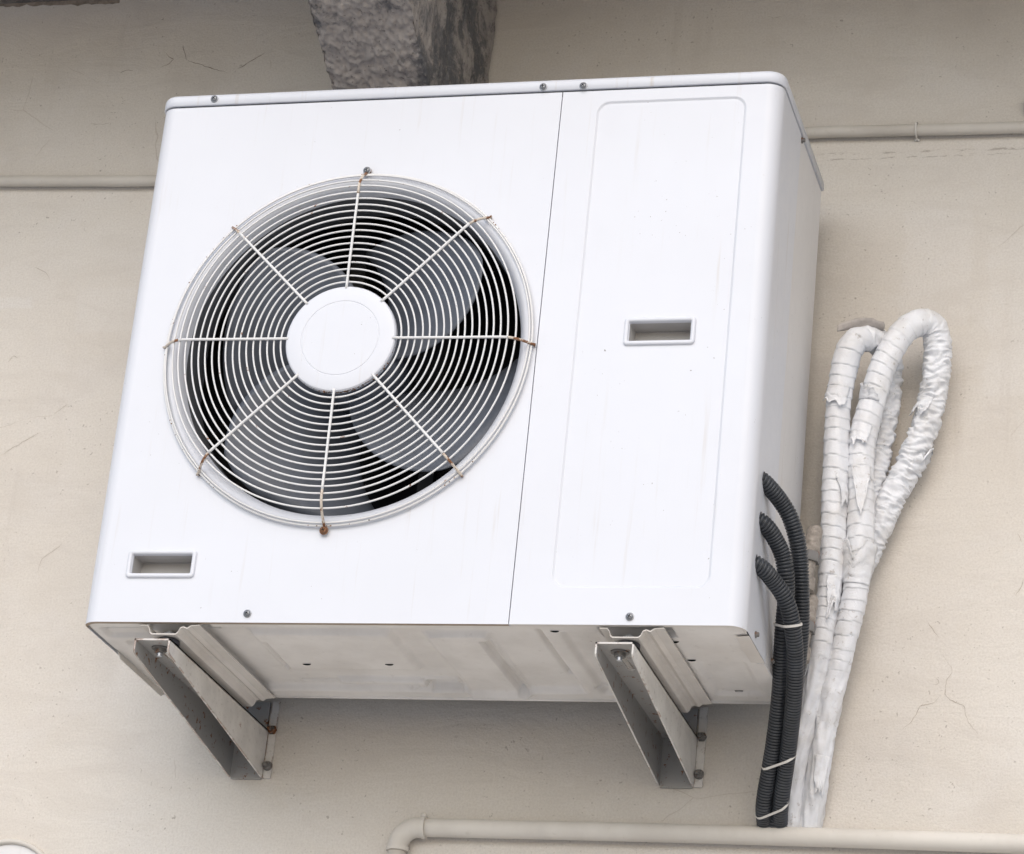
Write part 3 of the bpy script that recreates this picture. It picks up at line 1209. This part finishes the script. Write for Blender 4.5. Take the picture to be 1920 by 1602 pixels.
# ------------------------------------------------------------------ wrapped refrigerant pipes
PA = [(0.977, 0.452, -0.176), (0.9774, 0.424, -0.1571), (0.9842, 0.395, -0.0887), (0.997, 0.385, -0.0103), (1.0078, 0.375, 0.0482), (1.0153, 0.365, 0.0986), (1.0242, 0.355, 0.1786), (1.0276, 0.345, 0.2592), (1.027, 0.335, 0.3406), (1.0259, 0.33, 0.4033), (1.0264, 0.325, 0.4665), (1.0311, 0.32, 0.5126), (1.0381, 0.315, 0.5482), (1.0484, 0.315, 0.5675), (1.061, 0.325, 0.5771), (1.0765, 0.345, 0.5806), (1.088, 0.37, 0.5721), (1.0912, 0.385, 0.5448), (1.0888, 0.392, 0.5079), (1.083, 0.395, 0.4518), (1.076, 0.395, 0.3976), (1.069, 0.392, 0.3547), (1.0561, 0.392, 0.3131), (1.0380, 0.394, 0.2820), (1.018, 0.396, 0.2550)]
PB = [(1.0040, 0.452, -0.176), (1.0048, 0.424, -0.1571), (1.0158, 0.395, -0.0889), (1.0262, 0.385, -0.0098), (1.0366, 0.378, 0.0495), (1.0482, 0.37, 0.1048), (1.0623, 0.36, 0.1805), (1.0659, 0.35, 0.261), (1.0642, 0.345, 0.323), (1.0624, 0.34, 0.3855), (1.0654, 0.337, 0.4275), (1.0779, 0.335, 0.4894), (1.0889, 0.333, 0.5323), (1.1086, 0.333, 0.5762), (1.1259, 0.34, 0.6013), (1.1448, 0.352, 0.6145), (1.1596, 0.365, 0.6077), (1.165, 0.375, 0.5835), (1.1634, 0.382, 0.5449), (1.1592, 0.387, 0.5135), (1.1526, 0.39, 0.4708), (1.1416, 0.393, 0.4372), (1.127, 0.395, 0.3971), (1.1121, 0.397, 0.3651), (1.0964, 0.395, 0.3298), (1.0809, 0.395, 0.2849), (1.0600, 0.397, 0.2350), (1.0380, 0.398, 0.1880), (1.018, 0.400, 0.1563)]


def wrapped(name, c, R0, label, seed, turn):
    """turn: arc length after which the strand is the tightly wrinkled return"""
    root = thing(name, label, 'pipe', c[1], 'white wrapped pipes beside the unit')
    off = tuple(-v for v in c[1])
    path, L = spline(c, .0010)
    n = len(path)
    stp = L / (n - 1)
    fr = frames(path, Vector((0, -1, 0)))
    bm = bmesh.new()
    S = 44

    def radius(i, a):
        s = i * stp
        ca, sa = cos(a), sin(a)
        p3 = Vector((ca * 1.1 + seed, sa * 1.1, s * 30))
        back = sm(turn - .05, turn + .06, s)
        low = 1 - sm(.22, .34, s)
        mid = (1 - back) * (1 - low)
        # overlapping turns of tape: a small step every couple of centimetres
        f = (s / .0185 + .62 * noise.noise(Vector((s * 17, seed, 2))) + .16 * sin(a + seed + s * 9)) % 1.0
        ledge = .0014 * (1 - f) ** 1.5 - .0034 * math.exp(-((f - .03) / .06) ** 2) * sm(-.25, .35, noise.noise(Vector((s * 22, ca * 1.5, sa * 1.5 + seed)))) * (.15 + .85 * sm(-.2, .55, cos(a + .75)))
        # crumpled folds on the slack lower part
        cr = noise.noise(Vector((ca * 1.6, sa * 1.6 + seed, s * 24 + ca * .8)))
        fold = .0036 * (.5 - abs(cr) * 1.7) + .0014 * noise.noise(Vector((ca * 4, sa * 4, s * 70)))
        # close transverse wrinkles on the bent return
        wr = noise.noise(Vector((ca * .9 + seed, sa * .9, s * 105 + ca * .9 + noise.noise(p3) * 1.2)))
        wrk = .0060 * (.45 - abs(wr) * 1.5) + .0016 * noise.noise(Vector((ca * 2.2, sa * 2.2, s * 180)))
        r = R0 - .0036 * (1 - sm(.20, .50, s)) + mid * (ledge + .0011 * noise.noise(Vector((ca * 2, sa * 2, s * 40)))) + low * fold + back * wrk
        r += .0016 * noise.noise(Vector((ca * .8, sa * .8, s * 9 + seed)))
        # lengthwise lap of the outer foil
        lap = (a - 2.1 - .5 * noise.noise(Vector((s * 7, seed, 0)))) % (2 * pi)
        r += .0016 * math.exp(-lap / .5) * (mid + low * .6)
        return r
    rings = tube(bm, path, radius, S, ref=Vector((0, -1, 0)))
    # dirty seam along the inside of the bend
    finish('wrapping', bm, M['tape'], root, off)
    return root, path, fr, stp, radius, off


def flap(w, s0, s1, a0, a1, lift, curl, name='tape_flap', ns=22, na=14, point=0.0, mats=None):
    """loose piece of tape: follows the pipe at its fixed edge, lifts off towards s1"""
    root, path, fr, stp, radius, off = w
    b = bmesh.new()
    rows = []
    for i in range(ns + 1):
        t = i / ns
        row = []
        half = 1 - point * t ** 1.5
        for j in range(na + 1):
            q = (j / na - .5) * half + .5
            s = s0 + (s1 - s0) * t * (.80 + .55 * noise.noise(Vector((q * 3.2, s0 * 61, 4))) + .2 * noise.noise(Vector((q * 11, s0 * 23, 8))))
            k = min(len(path) - 1, max(0, int(round(s / stp))))
            T, u, v = fr[k]
            a = a0 + (a1 - a0) * q + .10 * noise.noise(Vector((t * 5, s0 * 40, 1)))
            r = radius(k, a) + .0012 + lift * t ** 1.6 + .0022 * t * noise.noise(Vector((t * 4, q * 4, s0 * 30)))
            r += curl * t * t * (abs(q - .5) * 2) ** 2
            row.append(b.verts.new(path[k] + (u * cos(a) + v * sin(a)) * r + T * (.004 * noise.noise(Vector((q * 7, s0 * 50, 3))) * t)))
        rows.append(row)
    for p, q in zip(rows, rows[1:]):
        strip(b, p, q, False, True)
    o = finish(name, b, [M['tape'], M['tape_edge']], root, off)
    md = o.modifiers.new('thickness', 'SOLIDIFY')
    md.thickness = .0007
    md.offset = 0
    return o


wa = wrapped('insulated_pipe', PA, .0190, 'white tape-wrapped pipe nearer the unit, with the lower, tighter loop', 1.7, .80)
wb = wrapped('insulated_pipe', PB, .0200, 'white tape-wrapped pipe with the taller, wider loop farther from the unit', 6.3, .86)
flap(wa, .700, .660, -1.3, .9, .004, .003, point=.3)
flap(wa, .405, .330, -.2, 1.1, .006, .004, point=.8)
flap(wa, .560, .500, .2, 1.3, .004, .002, point=.7)
flap(wb, .575, .505, -.6, .9, .005, .003, point=.6)
flap(wb, .395, .470, -1.5, 1.4, .0045, .002)
flap(wb, .680, .720, -1.3, .6, .009, .006, point=.7)
flap(wb, .640, .600, -.9, .7, .004, .003, point=.5)
flap(wa, .275, .205, -1.9, -.7, .006, .003, point=.7)
flap(wb, .135, .085, -.3, 1.1, .004, .002, point=.6)
flap(wb, .980, 1.02, 1.0, 2.6, .005, .003, point=.3)
flap(wb, 1.10, 1.06, -1.0, 1.0, .004, .003, point=.4)
# long curled end of tape standing off the top of the lower loop
bm = bmesh.new()
rows = []
for i in range(25):
    t = i / 24
    c = Vector((1.090 - .070 * t, .322 - .012 * t, .5905 + .008 * sin(pi * t * .9) - .010 * t))
    w2 = .0125 * (1 - .85 * t ** 2.2) * (.55 + .45 * sm(0, .25, t))
    rows.append([bm.verts.new(c + Vector((.004 * noise.noise(Vector((t * 5, q, 2))), q * w2, .0045 * q * q - .004 * q + .002 * noise.noise(Vector((t * 6, q * 2, 5)))))) for q in (-1, -.6, -.2, .2, .6, 1)])
for p, q in zip(rows, rows[1:]):
    strip(bm, p, q, False, True)
o = finish('tape_flap', bm, M['tape_back'], wa[0], wa[5])
md = o.modifiers.new('thickness', 'SOLIDIFY')
md.thickness = .0009


# ------------------------------------------------------------------ pipes on the wall
# thin conduit crossing the wall behind the unit
pipe = thing('wall_conduit', 'thin cream conduit crossing the wall behind the upper part of the unit', 'pipe', (.5, YW - .012, .965))
off = (-.5, -(YW - .012), -.965)
pts = [(-2.5, .418, .99), (-1.2, .418, .972), (-.80, .418, .9615), (-.4752, .418, .9495), (-.325, .418, .9442), (-.1794, .418, .9398), (.1, .418, .942), (.6, .418, .972), (.9286, .418, .9842), (1.0063, .418, .9838), (1.1064, .418, .9825), (1.2774, .418, .980), (2.2, .418, .972), (4.0, .418, .96)]
path, L = spline(pts, .02)
bm = bmesh.new()
tube(bm, path, .0096, 20)
finish('conduit_pipe', bm, M['pvc_old'], pipe, off)
bm = bmesh.new()
arc = [Vector((1.1078, .4275 - .0005, .9705))]
for i in range(13):
    a = radians(-70 + 160 * i / 12)
    arc.append(Vector((1.1078 + .0004 * i / 12, .418 - .0116 * cos(a), .9825 + .0116 * sin(a))))
arc += [Vector((1.108, .4290, .9955))]
tube(bm, arc, .0016, 8)
tube(bm, [Vector((1.1045, .4282, .9690)), Vector((1.1078, .4262, .9703)), Vector((1.1115, .4282, .9692))], .0022, 8)
finish('wire_clip', bm, M['nylon'], pipe, off)

# lower drain pipe with a socketed elbow
drain = thing('drain_pipe', 'cream drain pipe along the bottom of the picture, turning down at a socketed elbow', 'pipe', (.85, YW - .018, -.18))
off = (-.85, -(YW - .018), .18)
RY = .4135
bm = bmesh.new()
path, L = spline([(.415, RY, -.1795), (.7, RY, -.1785), (1.0, RY, -.1792), (1.32, RY, -.1818), (2.0, RY, -.188), (4.0, RY, -.205)], .02)
tube(bm, path, .0140, 28)
finish('horizontal_pipe', bm, M['pvc'], drain, off)
bm = bmesh.new()
tube(bm, [Vector((.3807, RY, -.2150)), Vector((.379, RY, -1.0)), Vector((.378, RY, GZ))], .0140, 28)
finish('vertical_pipe', bm, M['pvc'], drain, off)
bm = bmesh.new()
ep = [Vector((.4205, RY, -.1796))]
for i in range(15):
    a = radians(90 + 90 * i / 14)
    ep.append(Vector((.4105 + .0298 * cos(a), RY, -.2095 + .0298 * sin(a))))
ep.append(Vector((.3807, RY, -.2155)))
tube(bm, ep, .0156, 28)
tube(bm, [Vector((.4165, RY, -.1796)), Vector((.4225, RY, -.1796))], .0172, 28)
tube(bm, [Vector((.3807, RY, -.2105)), Vector((.3807, RY, -.2170))], .0172, 28)
bmesh.ops.create_icosphere(bm, subdivisions=2, radius=.0045, matrix=Matrix.Translation((.4185, RY - .004, -.1620)))
finish('elbow', bm, M['pvc'], drain, off, True, 45)

# ------------------------------------------------------------------ small things at the frame edges
vent = thing('wall_fitting', 'round white wall fitting cut off by the lower left corner of the picture', 'wall fitting', (-.256, YW, -.2975))
bm = bmesh.new()
lathe(bm, [(.0780, -.001), (.0790, -.006), (.0810, -.0085), (.0845, -.0085), (.0865, -.0065), (.0872, 0)], (0, 0, 0), (0, 1, 0), 72)
finish('rim', bm, M['pvc'], vent)
bm = bmesh.new()
lathe(bm, [(0, -.0022), (.0782, -.0022)], (0, 0, 0), (0, 1, 0), 48)
finish('backplate', bm, M['side'], vent)
bm = bmesh.new()
lathe(bm, [(.034, -.0024), (.034, -.014), (.029, -.014), (.029, -.0026), (0, -.0026)], (-.048, 0, .027), (0, 1, 0), 32)
finish('pipe_stub', bm, M['hole'], vent)

bm = bmesh.new()
box(bm, -.004, .045, -.014, -.0005, -.013, .012, 0, .002)
o = finish('metal_clip', bm, M['oldsteel'])
o.location = (1.2805, YW, 1.0215)
tag(o, 'small dark metal clip at the right edge of the picture above the thin conduit', 'clip')
